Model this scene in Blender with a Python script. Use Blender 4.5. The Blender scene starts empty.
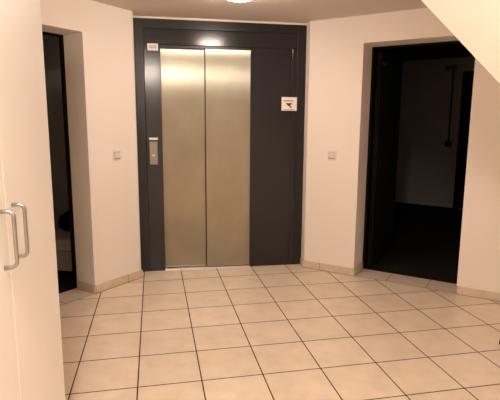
import bpy, bmesh, math
from mathutils import Vector, Matrix
C = bpy.context.scene.collection
PI = math.pi
T = 1 / 3                                   # floor tile pitch

# ------------------------------------------------------------------ materials
def mat(name, col, rough=.6, metal=0, spec=.5, bump=None, noise=None, aniso=None, emit=None, coat=0):
    m = bpy.data.materials.new(name); m.use_nodes = True
    nt = m.node_tree; b = nt.nodes['Principled BSDF']; L = nt.links.new
    b.inputs['Base Color'].default_value = (*col, 1)
    b.inputs['Roughness'].default_value = rough
    b.inputs['Metallic'].default_value = metal
    b.inputs['Specular IOR Level'].default_value = spec
    b.inputs['Coat Weight'].default_value = coat
    tc = nt.nodes.new('ShaderNodeTexCoord')
    if noise:                                # (scale, amount, stretch)
        n = nt.nodes.new('ShaderNodeTexNoise'); mp = nt.nodes.new('ShaderNodeMapping')
        mp.inputs['Scale'].default_value = noise[2]
        L(tc.outputs['Object'], mp.inputs[0]); L(mp.outputs[0], n.inputs['Vector'])
        n.inputs['Scale'].default_value = noise[0]; n.inputs['Detail'].default_value = 6
        r = nt.nodes.new('ShaderNodeValToRGB'); a = noise[1]
        r.color_ramp.elements[0].position = .3; r.color_ramp.elements[1].position = .7
        r.color_ramp.elements[0].color = (*[c * (1 - a) for c in col], 1)
        r.color_ramp.elements[1].color = (*[min(1, c * (1 + a)) for c in col], 1)
        L(n.outputs['Fac'], r.inputs[0]); L(r.outputs[0], b.inputs['Base Color'])
    if bump:                                 # (scale, strength)
        n2 = nt.nodes.new('ShaderNodeTexNoise'); n2.inputs['Scale'].default_value = bump[0]; n2.inputs['Detail'].default_value = 3
        L(tc.outputs['Object'], n2.inputs['Vector'])
        bp = nt.nodes.new('ShaderNodeBump'); bp.inputs['Strength'].default_value = bump[1]; bp.inputs['Distance'].default_value = .004
        L(n2.outputs['Fac'], bp.inputs['Height']); L(bp.outputs[0], b.inputs['Normal'])
    if aniso is not None:
        tg = nt.nodes.new('ShaderNodeTangent'); tg.direction_type = 'RADIAL'; tg.axis = 'Z'
        b.inputs['Anisotropic'].default_value = aniso[0]
        b.inputs['Anisotropic Rotation'].default_value = aniso[1]
        L(tg.outputs[0], b.inputs['Tangent'])
    if emit:
        b.inputs['Emission Color'].default_value = (*emit[0], 1); b.inputs['Emission Strength'].default_value = emit[1]
    return m

def tile_mat(name, c1, c2, grout, w=T, h=T, mortar=.0027, rough=.32, spec=.5):
    m = bpy.data.materials.new(name); m.use_nodes = True
    nt = m.node_tree; b = nt.nodes['Principled BSDF']; L = nt.links.new
    tc = nt.nodes.new('ShaderNodeTexCoord'); br = nt.nodes.new('ShaderNodeTexBrick')
    L(tc.outputs['Object'], br.inputs['Vector'])
    br.offset = 0; br.squash = 1
    i = br.inputs
    i['Color1'].default_value = (*c1, 1); i['Color2'].default_value = (*c2, 1); i['Mortar'].default_value = (*grout, 1)
    i['Scale'].default_value = 1; i['Mortar Size'].default_value = mortar; i['Mortar Smooth'].default_value = .1
    i['Brick Width'].default_value = w; i['Row Height'].default_value = h; i['Bias'].default_value = 0
    n = nt.nodes.new('ShaderNodeTexNoise'); n.inputs['Scale'].default_value = 7; n.inputs['Detail'].default_value = 8; n.inputs['Roughness'].default_value = .62
    L(tc.outputs['Object'], n.inputs['Vector'])
    r = nt.nodes.new('ShaderNodeValToRGB'); e = r.color_ramp.elements
    e[0].position = .3; e[0].color = (.88, .855, .82, 1); e[1].position = .68; e[1].color = (1.04, 1.03, 1.02, 1)
    L(n.outputs['Fac'], r.inputs[0])
    mx = nt.nodes.new('ShaderNodeMix'); mx.data_type = 'RGBA'; mx.blend_type = 'MULTIPLY'; mx.inputs[0].default_value = 1
    L(br.outputs['Color'], mx.inputs[6]); L(r.outputs[0], mx.inputs[7]); L(mx.outputs[2], b.inputs['Base Color'])
    mr = nt.nodes.new('ShaderNodeMapRange'); mr.inputs['To Min'].default_value = rough; mr.inputs['To Max'].default_value = .9
    L(br.outputs['Fac'], mr.inputs['Value']); L(mr.outputs[0], b.inputs['Roughness'])
    b.inputs['Specular IOR Level'].default_value = spec
    bp = nt.nodes.new('ShaderNodeBump'); bp.inputs['Strength'].default_value = .6; bp.inputs['Distance'].default_value = .002; bp.invert = True
    L(br.outputs['Fac'], bp.inputs['Height']); L(bp.outputs[0], b.inputs['Normal'])
    return m

M = {}
M['wall'] = mat('wall_paint', (.80, .735, .67), .85, spec=.2, bump=(140, .25))
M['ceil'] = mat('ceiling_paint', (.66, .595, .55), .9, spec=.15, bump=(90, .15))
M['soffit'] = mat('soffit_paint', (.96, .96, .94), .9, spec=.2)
M['tile'] = tile_mat('floor_tile', (.76, .64, .51), (.80, .68, .55), (.05, .03, .02), mortar=.0037)
M['strip'] = tile_mat('border_tile', (.66, .56, .46), (.70, .60, .49), (.20, .13, .09))
M['skirt'] = tile_mat('skirting_tile', (.62, .52, .41), (.66, .555, .44), (.22, .14, .09), h=4, mortar=.002)
M['joint'] = mat('dark_joint', (.09, .055, .035), .9)
M['dark'] = mat('anthracite_paint', (.021, .0205, .0215), .17, spec=.35, bump=(45, .03))
M['dark2'] = mat('anthracite_frame', (.019, .0185, .0195), .30, spec=.3)
M['steel'] = mat('brushed_steel', (.39, .37, .30), .30, 1, noise=(3, .10, (1, 1, .8)), aniso=(1, 0))
M['gap'] = mat('dark_gap', (.012, .011, .010), .7)
M['sill'] = mat('aluminium_sill', (.75, .73, .70), .35, 1)
M['plate'] = mat('satin_steel_plate', (.26, .23, .20), .4, .7)
M['chrome'] = mat('satin_chrome', (.42, .41, .39), .30, 1)
M['white'] = mat('white_plastic', (.80, .77, .72), .4)
M['print'] = mat('black_print', (.025, .02, .02), .7)
M['greyprint'] = mat('grey_print', (.22, .19, .17), .7)
M['amber'] = mat('amber_lens', (.9, .6, .25), .3, emit=((1, .6, .2), .12))
M['laminate'] = mat('white_laminate', (.93, .91, .89), .38, spec=.4)
M['black'] = mat('black_door_paint', (.008, .0075, .007), .85, spec=.05)
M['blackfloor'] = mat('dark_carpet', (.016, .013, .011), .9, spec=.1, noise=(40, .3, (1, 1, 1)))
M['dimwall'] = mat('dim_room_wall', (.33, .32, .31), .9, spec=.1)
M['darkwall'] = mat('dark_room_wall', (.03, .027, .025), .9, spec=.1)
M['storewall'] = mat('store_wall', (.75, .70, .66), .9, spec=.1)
M['jbox'] = mat('grey_junction_box', (.10, .095, .09), .7)
M['switch'] = mat('cream_switch_plastic', (.70, .65, .61), .45)
M['swshade'] = mat('switch_painted_shade', (.20, .16, .13), .8)  # shade round the switch rocker, put into the colour
M['chest'] = mat('grey_chest_paint', (.40, .37, .33), .6)
M['bag'] = mat('black_cloth', (.006, .006, .006), .9, spec=.1)
M['lampbase'] = mat('white_lamp_metal', (.8, .8, .78), .4)
M['glow'] = mat('glowing_glass', (.9, .85, .78), .3, emit=((1.0, .82, .70), 112))
M['glow2'] = mat('bright_glowing_glass', (.9, .85, .78), .3, emit=((1.0, .86, .74), 430))

# ------------------------------------------------------------------ mesh helpers
class F:                                     # local frame: s along, t inward (away from the hall), z up
    def __init__(s, o, ang):
        s.o = Vector((o[0], o[1], 0)); s.d = Vector((math.cos(ang), math.sin(ang), 0)); s.n = Vector((-s.d.y, s.d.x, 0)); s.ang = ang
    def p(f, s, t, z): return f.o + f.d * s + f.n * t + Vector((0, 0, z))
W = F((0, 0), 0)

class MB:
    def __init__(s): s.bm = bmesh.new()
    def hexa(s, P):
        v = [s.bm.verts.new(p) for p in P]
        for f in ((3, 2, 1, 0), (4, 5, 6, 7), (0, 1, 5, 4), (1, 2, 6, 5), (2, 3, 7, 6), (3, 0, 4, 7)): s.bm.faces.new([v[i] for i in f])
        return s
    def box(s, f, s0, s1, t0, t1, z0, z1):
        return s.hexa([f.p(a, b, c) for c in (z0, z1) for a, b in ((s0, t0), (s1, t0), (s1, t1), (s0, t1))])
    def prism(s, poly, z0, z1):
        a = [s.bm.verts.new((x, y, z0)) for x, y in poly]; b = [s.bm.verts.new((x, y, z1)) for x, y in poly]
        n = len(poly); s.bm.faces.new(a[::-1]); s.bm.faces.new(b)
        for i in range(n): s.bm.faces.new((a[i], a[(i + 1) % n], b[(i + 1) % n], b[i]))
        return s
    def loft(s, rings, cap=True):            # rings: lists of points, equal counts
        R = [[s.bm.verts.new(p) for p in r] for r in rings]; n = len(R[0])
        for a, b in zip(R, R[1:]):
            for i in range(n): s.bm.faces.new((a[i], a[(i + 1) % n], b[(i + 1) % n], b[i]))
        if cap: s.bm.faces.new(R[0][::-1]); s.bm.faces.new(R[-1])
        return s
    def lathe(s, c, prof, seg=40, axis='z', f=None):  # prof: (r, h)
        rings = []
        for r, h in prof:
            ring = []
            for k in range(seg):
                a = 2 * PI * k / seg; u, v = r * math.cos(a), r * math.sin(a)
                ring.append(Vector(c) + (Vector((u, v, h)) if axis == 'z' else f.d * u + Vector((0, 0, v)) - f.n * h))
            rings.append(ring)
        return s.loft(rings)
    def tube(s, pts, r, seg=12):
        pts = [Vector(p) for p in pts]; rings = []; up = None
        for i, p in enumerate(pts):
            t = (pts[min(i + 1, len(pts) - 1)] - pts[max(i - 1, 0)]).normalized()
            if up is None: up = t.orthogonal().normalized()
            a = (up - t * up.dot(t)).normalized(); b = t.cross(a); up = a
            rings.append([p + (a * math.cos(2 * PI * k / seg) + b * math.sin(2 * PI * k / seg)) * r for k in range(seg)])
        return s.loft(rings)
    def build(s, name, m, parent=None, bevel=0, smooth=False, at=None, rot=0):
        bmesh.ops.recalc_face_normals(s.bm, faces=s.bm.faces[:])
        me = bpy.data.meshes.new(name); o = bpy.data.objects.new(name, me)
        if at is not None:                   # put the origin (and so the tile grid) at a chosen place
            mw = Matrix.Translation(Vector(at)) @ Matrix.Rotation(rot, 4, 'Z'); s.bm.transform(mw.inverted()); o.matrix_world = mw
        elif parent is not None:
            s.bm.transform(Matrix.Translation(-parent.location))
        s.bm.to_mesh(me); s.bm.free(); me.materials.append(m); C.objects.link(o)
        if parent is not None: o.parent = parent
        if smooth:
            for p in me.polygons: p.use_smooth = True
        if bevel:
            b = o.modifiers.new('bevel', 'BEVEL'); b.width = bevel; b.segments = 2; b.limit_method = 'ANGLE'; b.angle_limit = math.radians(50)
        return o
def tag(o, label, cat, group=None):
    o['label'] = label; o['category'] = cat
    if group: o['group'] = group
    return o
def thing(name, label, cat, loc, group=None):
    o = bpy.data.objects.new(name, None); o.empty_display_size = .1; C.objects.link(o); o.location = loc
    return tag(o, label, cat, group)
def struct(o): o['kind'] = 'structure'; return o

# ------------------------------------------------------------------ layout
CEIL = 2.245; OPEN = 2.022; OPENL = 2.008; OW = .858
EA = math.atan2(-.0261, .99966)
EL = F((.3256, 1.9519), EA)                  # elevator front, s to the right
LA = math.radians(44.5); RA = math.radians(-42.35)
LW = F((-.042, 1.449), LA)                   # left slanting wall; s=0 at the corner of its doorway
RW = F((2.189, 1.486), RA)                   # right slanting wall; s=0 at the corner of its doorway
LE = LW.p(.489, 0, 0); RS = RW.p(-.490, 0, 0)
RD = .25; LD = .23                           # depth of the two reveals
XL, XR, YB = -.85, 3.5, -3.7
lk = LW.p((XL + .036) / math.cos(LA), 0, 0); rk = RW.p((XR - 2.206) / math.cos(RA), 0, 0)
e0 = EL.p(-.035, 0, 0); e1 = EL.p(1.505, 0, 0)

# floor: the tile grid is the world grid
hall = [(XL, YB), (XR, YB), (rk.x, rk.y), (RS.x, RS.y), (e1.x, e1.y + .0), (e0.x, e0.y + .0), (LE.x, LE.y), (lk.x, lk.y)]
struct(MB().prism(hall, -.06, 0).build('floor', M['tile']))
struct(MB().box(RW, -.02, OW + .02, .0, RD, -.06, 0).build('trim_1', M['strip'], at=RW.p(.288, .005, 0), rot=RA))
struct(MB().box(LW, -OW - .02, .02, .0, LD, -.06, 0).build('trim_2', M['strip'], at=LW.p(-.265, .005, 0), rot=LA))
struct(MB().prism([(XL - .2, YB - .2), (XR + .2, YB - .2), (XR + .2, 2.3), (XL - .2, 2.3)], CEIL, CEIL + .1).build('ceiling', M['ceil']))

# walls of the hall
lend = -(lk - LW.o).length
m = MB().prism([tuple(LW.p(0, 0, 0))[:2], tuple(LE)[:2], (LE.x, e0.y + .2), tuple(LW.p(.2, LD, 0))[:2], tuple(LW.p(0, LD, 0))[:2]], -.06, CEIL)
m.box(LW, -OW, 0, 0, LD, OPENL, CEIL); m.box(LW, lend - .15, -OW, 0, LD, -.06, CEIL)
struct(m.build('wall_left', M['wall']))
rend = (rk - RW.o).length
m = MB().prism([tuple(RW.p(0, 0, 0))[:2], tuple(RW.p(0, RD, 0))[:2], tuple(RW.p(-.2, RD, 0))[:2], (RS.x, e1.y + .2), tuple(RS)[:2]], -.06, CEIL)
m.box(RW, 0, OW, 0, RD, OPEN, CEIL); m.box(RW, OW, rend + .2, 0, RD, -.06, CEIL)
struct(m.build('wall_right', M['wall']))
m = MB().box(EL, -.034, 1.505, .0, .2, 2.2285, CEIL); m.box(EL, -.034, 1.505, .10, .2, -.06, 2.2285)
struct(m.build('wall_elevator', M['wall']))
struct(MB().box(W, XL - .2, XL, YB, lk.y, -.06, CEIL).build('wall_wardrobe_side', M['wall']))
struct(MB().box(W, XR, XR + .2, YB, rk.y, -.06, CEIL).build('wall_stair_side', M['wall']))
struct(MB().box(W, XL - .2, XR + .2, YB - .2, YB, -.06, CEIL).build('wall_back', M['wall']))

# skirting tiles
bh, bt = .068, .011; ntrim = 2
def skirt(i, boxes, f, so):
    m = MB()
    for b in boxes: m.box(f, *b)
    struct(m.build('baseboard_' + i, M['skirt'], bevel=.002, at=f.p(so, -2, 0), rot=f.ang))
    m = MB()
    for b in boxes: m.box(f, b[0], b[1] + .001, b[2] - .004, b[3], 0, .0015)
    global ntrim
    ntrim += 1; struct(m.build('trim_%d' % ntrim, M['joint']))
skirt('left', [(-.0, .489 + .012, -bt, 0, 0, bh), (-bt, 0, -bt, LD - .01, 0, bh)], LW, .335)
skirt('left_far', [(lend, -OW, -bt, 0, 0, bh)], LW, .335)
skirt('right', [(-.490 - .012, 0, -bt, 0, 0, bh), (0, bt, -bt, RD - .01, 0, bh)], RW, -.328)
skirt('right_far', [(OW, rend, -bt, 0, 0, bh)], RW, .862)
m = MB().box(W, RS.x - bt, RS.x, RS.y - .004, e1.y - .013, 0, bh)
struct(m.build('baseboard_elevator_side', M['skirt'], at=(RS.x, RS.y - .15, 0)))

# boxed-in staircase: sloping soffit that comes down to the right
x0, z0, x1, z1 = 1.5885, 1.490, 1.2790, 1.739
sl = (z0 - z1) / (x0 - x1)
xc = x1 + (CEIL - z1) / sl
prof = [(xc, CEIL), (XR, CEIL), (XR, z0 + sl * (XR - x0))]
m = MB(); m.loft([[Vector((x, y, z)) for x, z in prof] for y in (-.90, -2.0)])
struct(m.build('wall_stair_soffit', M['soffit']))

# ------------------------------------------------------------------ elevator
el = thing('elevator', 'elevator with brushed steel sliding doors in a dark grey surround', 'elevator', EL.p(.75, 0, 0))
TOP = 2.227
m = MB().box(EL, -.034, .060, -.004, .09, 0, TOP); m.box(EL, 1.422, 1.505, -.004, .09, 0, TOP); m.box(EL, .060, 1.422, -.004, .09, 2.150, TOP)
m.build('door_frame', M['dark2'], el, .002)
m = MB().box(EL, .0615, 1.4205, 0, .06, 2.020, 2.1485); m.build('header_panel', M['dark'], el, .002)
m = MB().box(EL, .0615, .200, 0, .09, 0, 2.0185); m.build('side_panel', M['dark'], el, .002)
m = MB().box(EL, .992, 1.376, 0, .09, 0, 2.0185); m.box(EL, 1.3775, 1.4205, 0, .09, 0, 2.0185); m.build('side_panel', M['dark'], el, .002)
m = MB().box(EL, .197, .992, .010, .09, 1.996, 2.0185); m.build('lintel', M['dark2'], el, .002)
m = MB().box(EL, .180, .600, .050, .078, .014, 2.02); m.build('sliding_door', M['steel'], el, .003)
m = MB().box(EL, .588, 1.00, .018, .046, .014, 2.02); m.build('sliding_door', M['steel'], el, .003)
m = MB().box(EL, .582, .588, .030, .052, .014, 2.0); m.build('door_gap_strip', M['gap'], el)  # near-black strip along the seam of the two door panels
m = MB().box(EL, .197, .992, .0, .095, -.03, .010)
m.build('door_sill', M['sill'], el, .001)
cp = MB().box(EL, .086, .157, -.022, 0, .986, 1.190).build('call_panel', M['plate'], el, .004)
cp['label'] = 'small steel call panel with a lit button'
def sub(mb, name, mt, parent, **k):          # a piece of a part: same origin as its part
    o = mb.build(name, mt, el, **k); o.parent = parent; return o
b = MB().lathe(EL.p(.120, -.022, 1.070), [(.012, 0), (.012, .003), (.010, .004)], 24, 'y', EL); sub(b, 'button_ring', M['chrome'], cp)
b = MB().lathe(EL.p(.120, -.022, 1.070), [(.008, .003), (.008, .006)], 24, 'y', EL); sub(b, 'call_button', M['amber'], cp)
MB().box(EL, .084, .160, -.003, 0, 1.204, 1.224).build('name_strip', M['white'], el)

def sticker(name, label, s0, s1, z0, z1, t0=-.004):
    return thing(name, label, 'sign', EL.p((s0 + s1) / 2, t0, (z0 + z1) / 2))
st = sticker('notice_sticker', 'small white notice sticker at the top left of the elevator doors', .09, .181, 1.966, 2.024)
MB().box(EL, .092, .182, -.003, -.0005, 1.966, 2.024).build('card', M['white'], st)
m = MB()
for a, b, z in ((.105, .168, 2.000), (.108, .140, 1.986), (.145, .166, 1.986)): m.box(EL, a, b, -.0036, -.003, z, z + .006)
m.build('print', M['greyprint'], st)

cs = sticker('camera_sign', 'white surveillance notice with black camera symbol on the right elevator panel', 1.277, 1.409, 1.470, 1.574, -.018)
MB().box(EL, 1.277, 1.421, -.020, -.0165, 1.470, 1.592).build('card', M['white'], cs, .001)
def P(s, z, t=-.0206): return EL.p(1.277 + s * .132, t, 1.574 - z * .104)
def poly(m, pts): m.loft([[P(a, b, -.0200) for a, b in pts], [P(a, b, -.0208) for a, b in pts]])
m = MB()
poly(m, [(.28, .34), (.74, .34), (.72, .46), (.62, .47), (.64, .58), (.46, .58), (.40, .50)])       # camera body
poly(m, [(.54, .58), (.62, .58), (.72, .66), (.72, .76), (.60, .74), (.56, .66)])                    # bracket
m.build('camera_symbol', M['print'], cs)
m = MB()
for a, b in ((.15, .21), (.23, .30), (.32, .37), (.39, .46), (.48, .55), (.57, .63), (.65, .72), (.74, .82)): poly(m, [(a, .09), (b, .09), (b, .20), (a, .20)])
m.build('heading_print', M['greyprint'], cs)
m = MB()
for a, b in ((.08, .22), (.25, .42), (.45, .58), (.61, .80), (.83, .93)): poly(m, [(a, .88), (b, .88), (b, .94), (a, .94)])
m.build('footer_print', M['greyprint'], cs)

# ------------------------------------------------------------------ light switches
def switch(f, s, z, label, h=.0375):
    t = thing('light_switch', label, 'light switch', f.p(s, 0, z))
    MB().box(f, s - h, s + h, -.009, 0, z - h, z + h).build('cover_frame', M['switch'], t, .003)
    MB().box(f, s - .0288, s + .0288, -.0096, -.008, z - .0288, z + .0288).build('painted_shade_plate', M['swshade'], t)  # dark plate whose colour paints the shadow line around the rocker
    g = .0265
    m = MB().hexa([f.p(s - g, -.009, z - g), f.p(s + g, -.009, z - g), f.p(s + g, -.006, z - g), f.p(s - g, -.006, z - g),
                   f.p(s - g, -.016, z + g), f.p(s + g, -.016, z + g), f.p(s + g, -.006, z + g), f.p(s - g, -.006, z + g)])
    m.build('rocker', M['switch'], t, .001)
    return t
switch(LW, .272, 1.091, 'white square light switch on the wall left of the elevator')
switch(RW, -.245, 1.076, 'white square light switch on the wall right of the elevator', .041)

# ------------------------------------------------------------------ wardrobe on the left
WX, WY0, WY1, WYM = .0673, -1.58, -.440, -1.010
wd = thing('wardrobe', 'tall plain white wardrobe with two metal bow handles by the left edge', 'wardrobe', (-.2, -1.01, 0))
bx = WX - .019
m = MB().box(W, bx - .56, bx - .002, WY1 - .018, WY1, 0, 2.02); m.box(W, bx - .56, bx - .002, WY0, WY0 + .018, 0, 2.02)
m.box(W, bx - .56, bx - .002, WY0 + .018, WY1 - .018, 2.002, 2.02); m.box(W, bx - .56, bx - .002, WY0 + .018, WY1 - .018, .08, .098)
m.box(W, bx - .56, bx - .55, WY0 + .018, WY1 - .018, .098, 2.002); m.box(W, bx - .05, bx - .03, WY0 + .018, WY1 - .018, 0, .08)
m.build('carcass', M['laminate'], wd, .0015)
def bow(y):
    z0, z1, r, pr = .989, 1.134, .014, .031
    xs = WX; pts = [(xs, y, z0)]
    for k in range(7):
        a = PI / 2 * k / 6; pts.append((xs + pr - r + r * math.sin(a), y, z0 + r - r * math.cos(a)))
    for k in range(7):
        a = PI / 2 * k / 6; pts.append((xs + pr - r + r * math.cos(a), y, z1 - r + r * math.sin(a)))
    pts.append((xs, y, z1)); return MB().tube(pts, .0052, 12)
for a, b, hy in ((WYM + .0015, WY1, -.958), (WY0, WYM - .0015, -1.060)):
    d = MB().box(W, bx, WX, a, b, .085, 2.02).build('door', M['laminate'], wd, .0015)
    h = bow(hy).build('handle', M['chrome'], wd, smooth=True); h.parent = d; h['label'] = 'satin metal bow handle'

# ------------------------------------------------------------------ dark room behind the right doorway
hb = F((4.6254, 5.1365), math.atan2(-.7037, .6167))   # far wall, s to the right
DF = F(RW.p(0, RD, 0), RA)                   # back plane of the right reveal
m = MB().box(DF, 0, .02, -.003, .05, 0, OPEN); m.box(DF, OW - .02, OW, -.003, .05, 0, OPEN); m.box(DF, .02, OW - .02, -.003, .05, OPEN - .02, OPEN)
d2 = struct(m.build('door_2', M['black'], bevel=.003, at=DF.p(0, 0, 0)))
m = MB().box(DF, .033, .073, .05, .84, .01, OPEN - .035)
lf = m.build('door_leaf', M['black'], at=DF.p(0, 0, 0)); lf.parent = d2; lf.matrix_parent_inverse = d2.matrix_world.inverted()
m = MB().lathe(DF.p(.085, .10, 1.89), [(.02, -.03), (.02, .02), (.012, .03)], 16, 'y', DF)
cl = m.build('hinge', M['dark2'], at=DF.p(0, 0, 0)); cl.parent = d2; cl.matrix_parent_inverse = d2.matrix_world.inverted()
pA = DF.p(-.02, .05, 0); pB = hb.p(-.05, 0, 0); pC = hb.p(2.2, 0, 0); pD = DF.p(OW + .9, .05, 0)
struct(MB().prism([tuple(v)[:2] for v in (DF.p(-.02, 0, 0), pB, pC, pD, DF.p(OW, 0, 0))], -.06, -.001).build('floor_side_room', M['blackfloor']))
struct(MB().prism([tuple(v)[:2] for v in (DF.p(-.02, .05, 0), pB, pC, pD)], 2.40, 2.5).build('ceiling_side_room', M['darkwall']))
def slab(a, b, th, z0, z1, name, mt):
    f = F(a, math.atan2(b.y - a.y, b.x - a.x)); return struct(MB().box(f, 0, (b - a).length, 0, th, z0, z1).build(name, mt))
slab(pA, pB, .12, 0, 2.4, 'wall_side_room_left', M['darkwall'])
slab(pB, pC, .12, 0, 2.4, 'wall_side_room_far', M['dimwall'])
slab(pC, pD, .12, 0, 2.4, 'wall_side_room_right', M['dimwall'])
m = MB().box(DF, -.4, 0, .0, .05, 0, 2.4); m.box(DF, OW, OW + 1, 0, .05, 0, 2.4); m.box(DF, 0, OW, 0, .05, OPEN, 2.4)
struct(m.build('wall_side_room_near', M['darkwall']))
# second doorway in the far wall
m = MB(); q = .935
m.box(hb, q, q + .07, -.02, 0, 0, 2.17); m.box(hb, q + .83, q + .90, -.02, 0, 0, 2.17); m.box(hb, q + .07, q + .83, -.02, 0, 2.10, 2.17)
d3 = struct(m.build('door_3', M['black'], at=hb.p(q, 0, 0)))
lf = MB().box(hb, q + .07, q + .83, -.012, 0, .01, 2.10).build('door_leaf', M['black'], at=hb.p(q, 0, 0)); lf.parent = d3; lf.matrix_parent_inverse = d3.matrix_world.inverted()
# surface switch with its conduit
ss = .79
sw = thing('surface_switch', 'dark surface switch with conduit on the far wall through the right doorway', 'switch', hb.p(ss, 0, 1.04))
MB().box(hb, ss - .045, ss + .045, -.045, 0, .995, 1.085).build('switch_box', M['bag'], sw, .005)
MB().tube([hb.p(ss, -.014, 1.08), hb.p(ss, -.014, 2.22)], .012).build('conduit', M['bag'], sw)
MB().box(hb, ss - .12, ss + .05, -.04, 0, 2.20, 2.28).build('junction_box', M['jbox'], sw, .006)

# ------------------------------------------------------------------ dark room behind the left doorway
DL = F(LW.p(0, LD, 0), LA)
m = MB().box(DL, -.02, 0, -.003, .03, 0, OPENL); m.box(DL, -OW, -OW + .02, -.003, .03, 0, OPENL); m.box(DL, -OW + .02, -.02, -.003, .03, OPENL - .02, OPENL)
struct(m.build('door_1', M['black'], bevel=.003, at=DL.p(0, 0, 0)))
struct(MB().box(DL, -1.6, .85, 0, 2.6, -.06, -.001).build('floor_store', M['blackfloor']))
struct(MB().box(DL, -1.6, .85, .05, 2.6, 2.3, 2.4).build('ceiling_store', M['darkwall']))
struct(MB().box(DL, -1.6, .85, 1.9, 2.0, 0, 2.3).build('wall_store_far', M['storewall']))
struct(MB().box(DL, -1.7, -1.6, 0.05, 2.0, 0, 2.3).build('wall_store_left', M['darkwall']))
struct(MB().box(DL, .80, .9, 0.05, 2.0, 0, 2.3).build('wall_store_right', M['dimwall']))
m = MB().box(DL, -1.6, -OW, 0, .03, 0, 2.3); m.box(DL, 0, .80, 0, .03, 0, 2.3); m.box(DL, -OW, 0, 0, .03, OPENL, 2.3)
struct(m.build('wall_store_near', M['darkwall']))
BX = F((-.37, 2.03), math.atan2(-.36, .93))
ch = thing('storage_chest', 'low grey chest with a lid just inside the left doorway', 'chest', BX.p(0, .2, 0))
MB().box(BX, -.26, .26, 0, .42, 0.02, .205).build('body', M['chest'], ch, .004)
MB().box(BX, -.275, .275, -.02, .44, .215, .32).build('lid', M['chest'], ch, .006)
MB().box(BX, -.24, .24, .03, .39, 0, .02).build('plinth', M['black'], ch)
# dark bag slumped on the chest
bg = MB(); rings = []
for k, (r, h) in enumerate(((.75, 0), (1, .04), (1.0, .10), (.86, .17), (.55, .23), (.30, .255), (.12, .26))):
    rings.append([BX.p(-.05 + math.cos(a) * .20 * r * (1 + .06 * math.sin(3 * a + k)), .34 + math.sin(a) * .08 * r * (1 + .05 * math.cos(2 * a + k)), .3205 + h * .78) for a in [2 * PI * i / 20 for i in range(20)]])
bt_ = thing('cloth_bag', 'black slumped bag lying on the low grey chest', 'bag', BX.p(-.05, .34, .3205))
bg.loft(rings).build('sack', M['bag'], bt_, smooth=True)
MB().tube([BX.p(-.05 + .06 * math.cos(a), .34, .517 + .045 * math.sin(a)) for a in [PI * k / 10 for k in range(11)]], .008, 8).build('strap', M['bag'], bt_)

# ------------------------------------------------------------------ lamps
def lamp(x, y, label, glow):
    t = thing('ceiling_lamp', label, 'lamp', (x, y, CEIL), 'round ceiling lamps')
    MB().lathe((x, y, CEIL), [(.125, 0), (.125, -.022), (.118, -.026)], 48).build('base_ring', M['lampbase'], t, smooth=False)
    MB().lathe((x, y, CEIL - .024), [(.117, 0), (.116, -.015), (.105, -.038), (.082, -.056), (.05, -.067), (.012, -.071)], 48).build('glass_dome', glow, t, smooth=True)
    return t
lamp(1.03, .895, 'round glowing ceiling lamp in front of the elevator', M['glow'])
lamp(.20, -2.20, 'round glowing ceiling lamp near the wardrobe', M['glow2'])

# added fill light without a fixture, lifts the dark store room a little
pl = bpy.data.lights.new('store_fill', 'POINT'); pl.energy = .42; pl.color = (1, .82, .66); pl.shadow_soft_size = .05
po = bpy.data.objects.new('store_fill', pl); po.location = DL.p(.35, .9, 2.0); C.objects.link(po)
# small dark thing on the tiles at the right edge
ds = MB().lathe((2.547, .055, 0), [(.018, 0), (.018, .025), (.014, .034), (.006, .036)], 20).build('door_stop', M['bag'])
tag(ds, 'small dark stop on the tiles at the right edge of the floor', 'door stop')

# ------------------------------------------------------------------ world, camera, view
w = bpy.data.worlds.new('world'); bpy.context.scene.world = w; w.use_nodes = True
w.node_tree.nodes['Background'].inputs[0].default_value = (.02, .018, .016, 1)
cam = bpy.data.cameras.new('camera'); co = bpy.data.objects.new('camera', cam); C.objects.link(co)
cam.sensor_width = 36; cam.lens = 36 * 467.66 / 500; cam.clip_start = .02
f = Vector((.19892252, .96651034, -.16213446)); r = Vector((.97965514, -.20059362, .00616566)); u = Vector((.02656396, .16006235, .98674941))
co.matrix_world = Matrix(((r.x, u.x, -f.x, .4473275), (r.y, u.y, -f.y, -2.30687258), (r.z, u.z, -f.z, 1.3556113), (0, 0, 0, 1)))
sc = bpy.context.scene; sc.camera = co
sc.view_settings.view_transform = 'Standard'; sc.view_settings.look = 'None'
sc.view_settings.exposure = 0.0
sc.cycles.use_denoising = True
sc.cycles.max_bounces = 12; sc.cycles.diffuse_bounces = 8
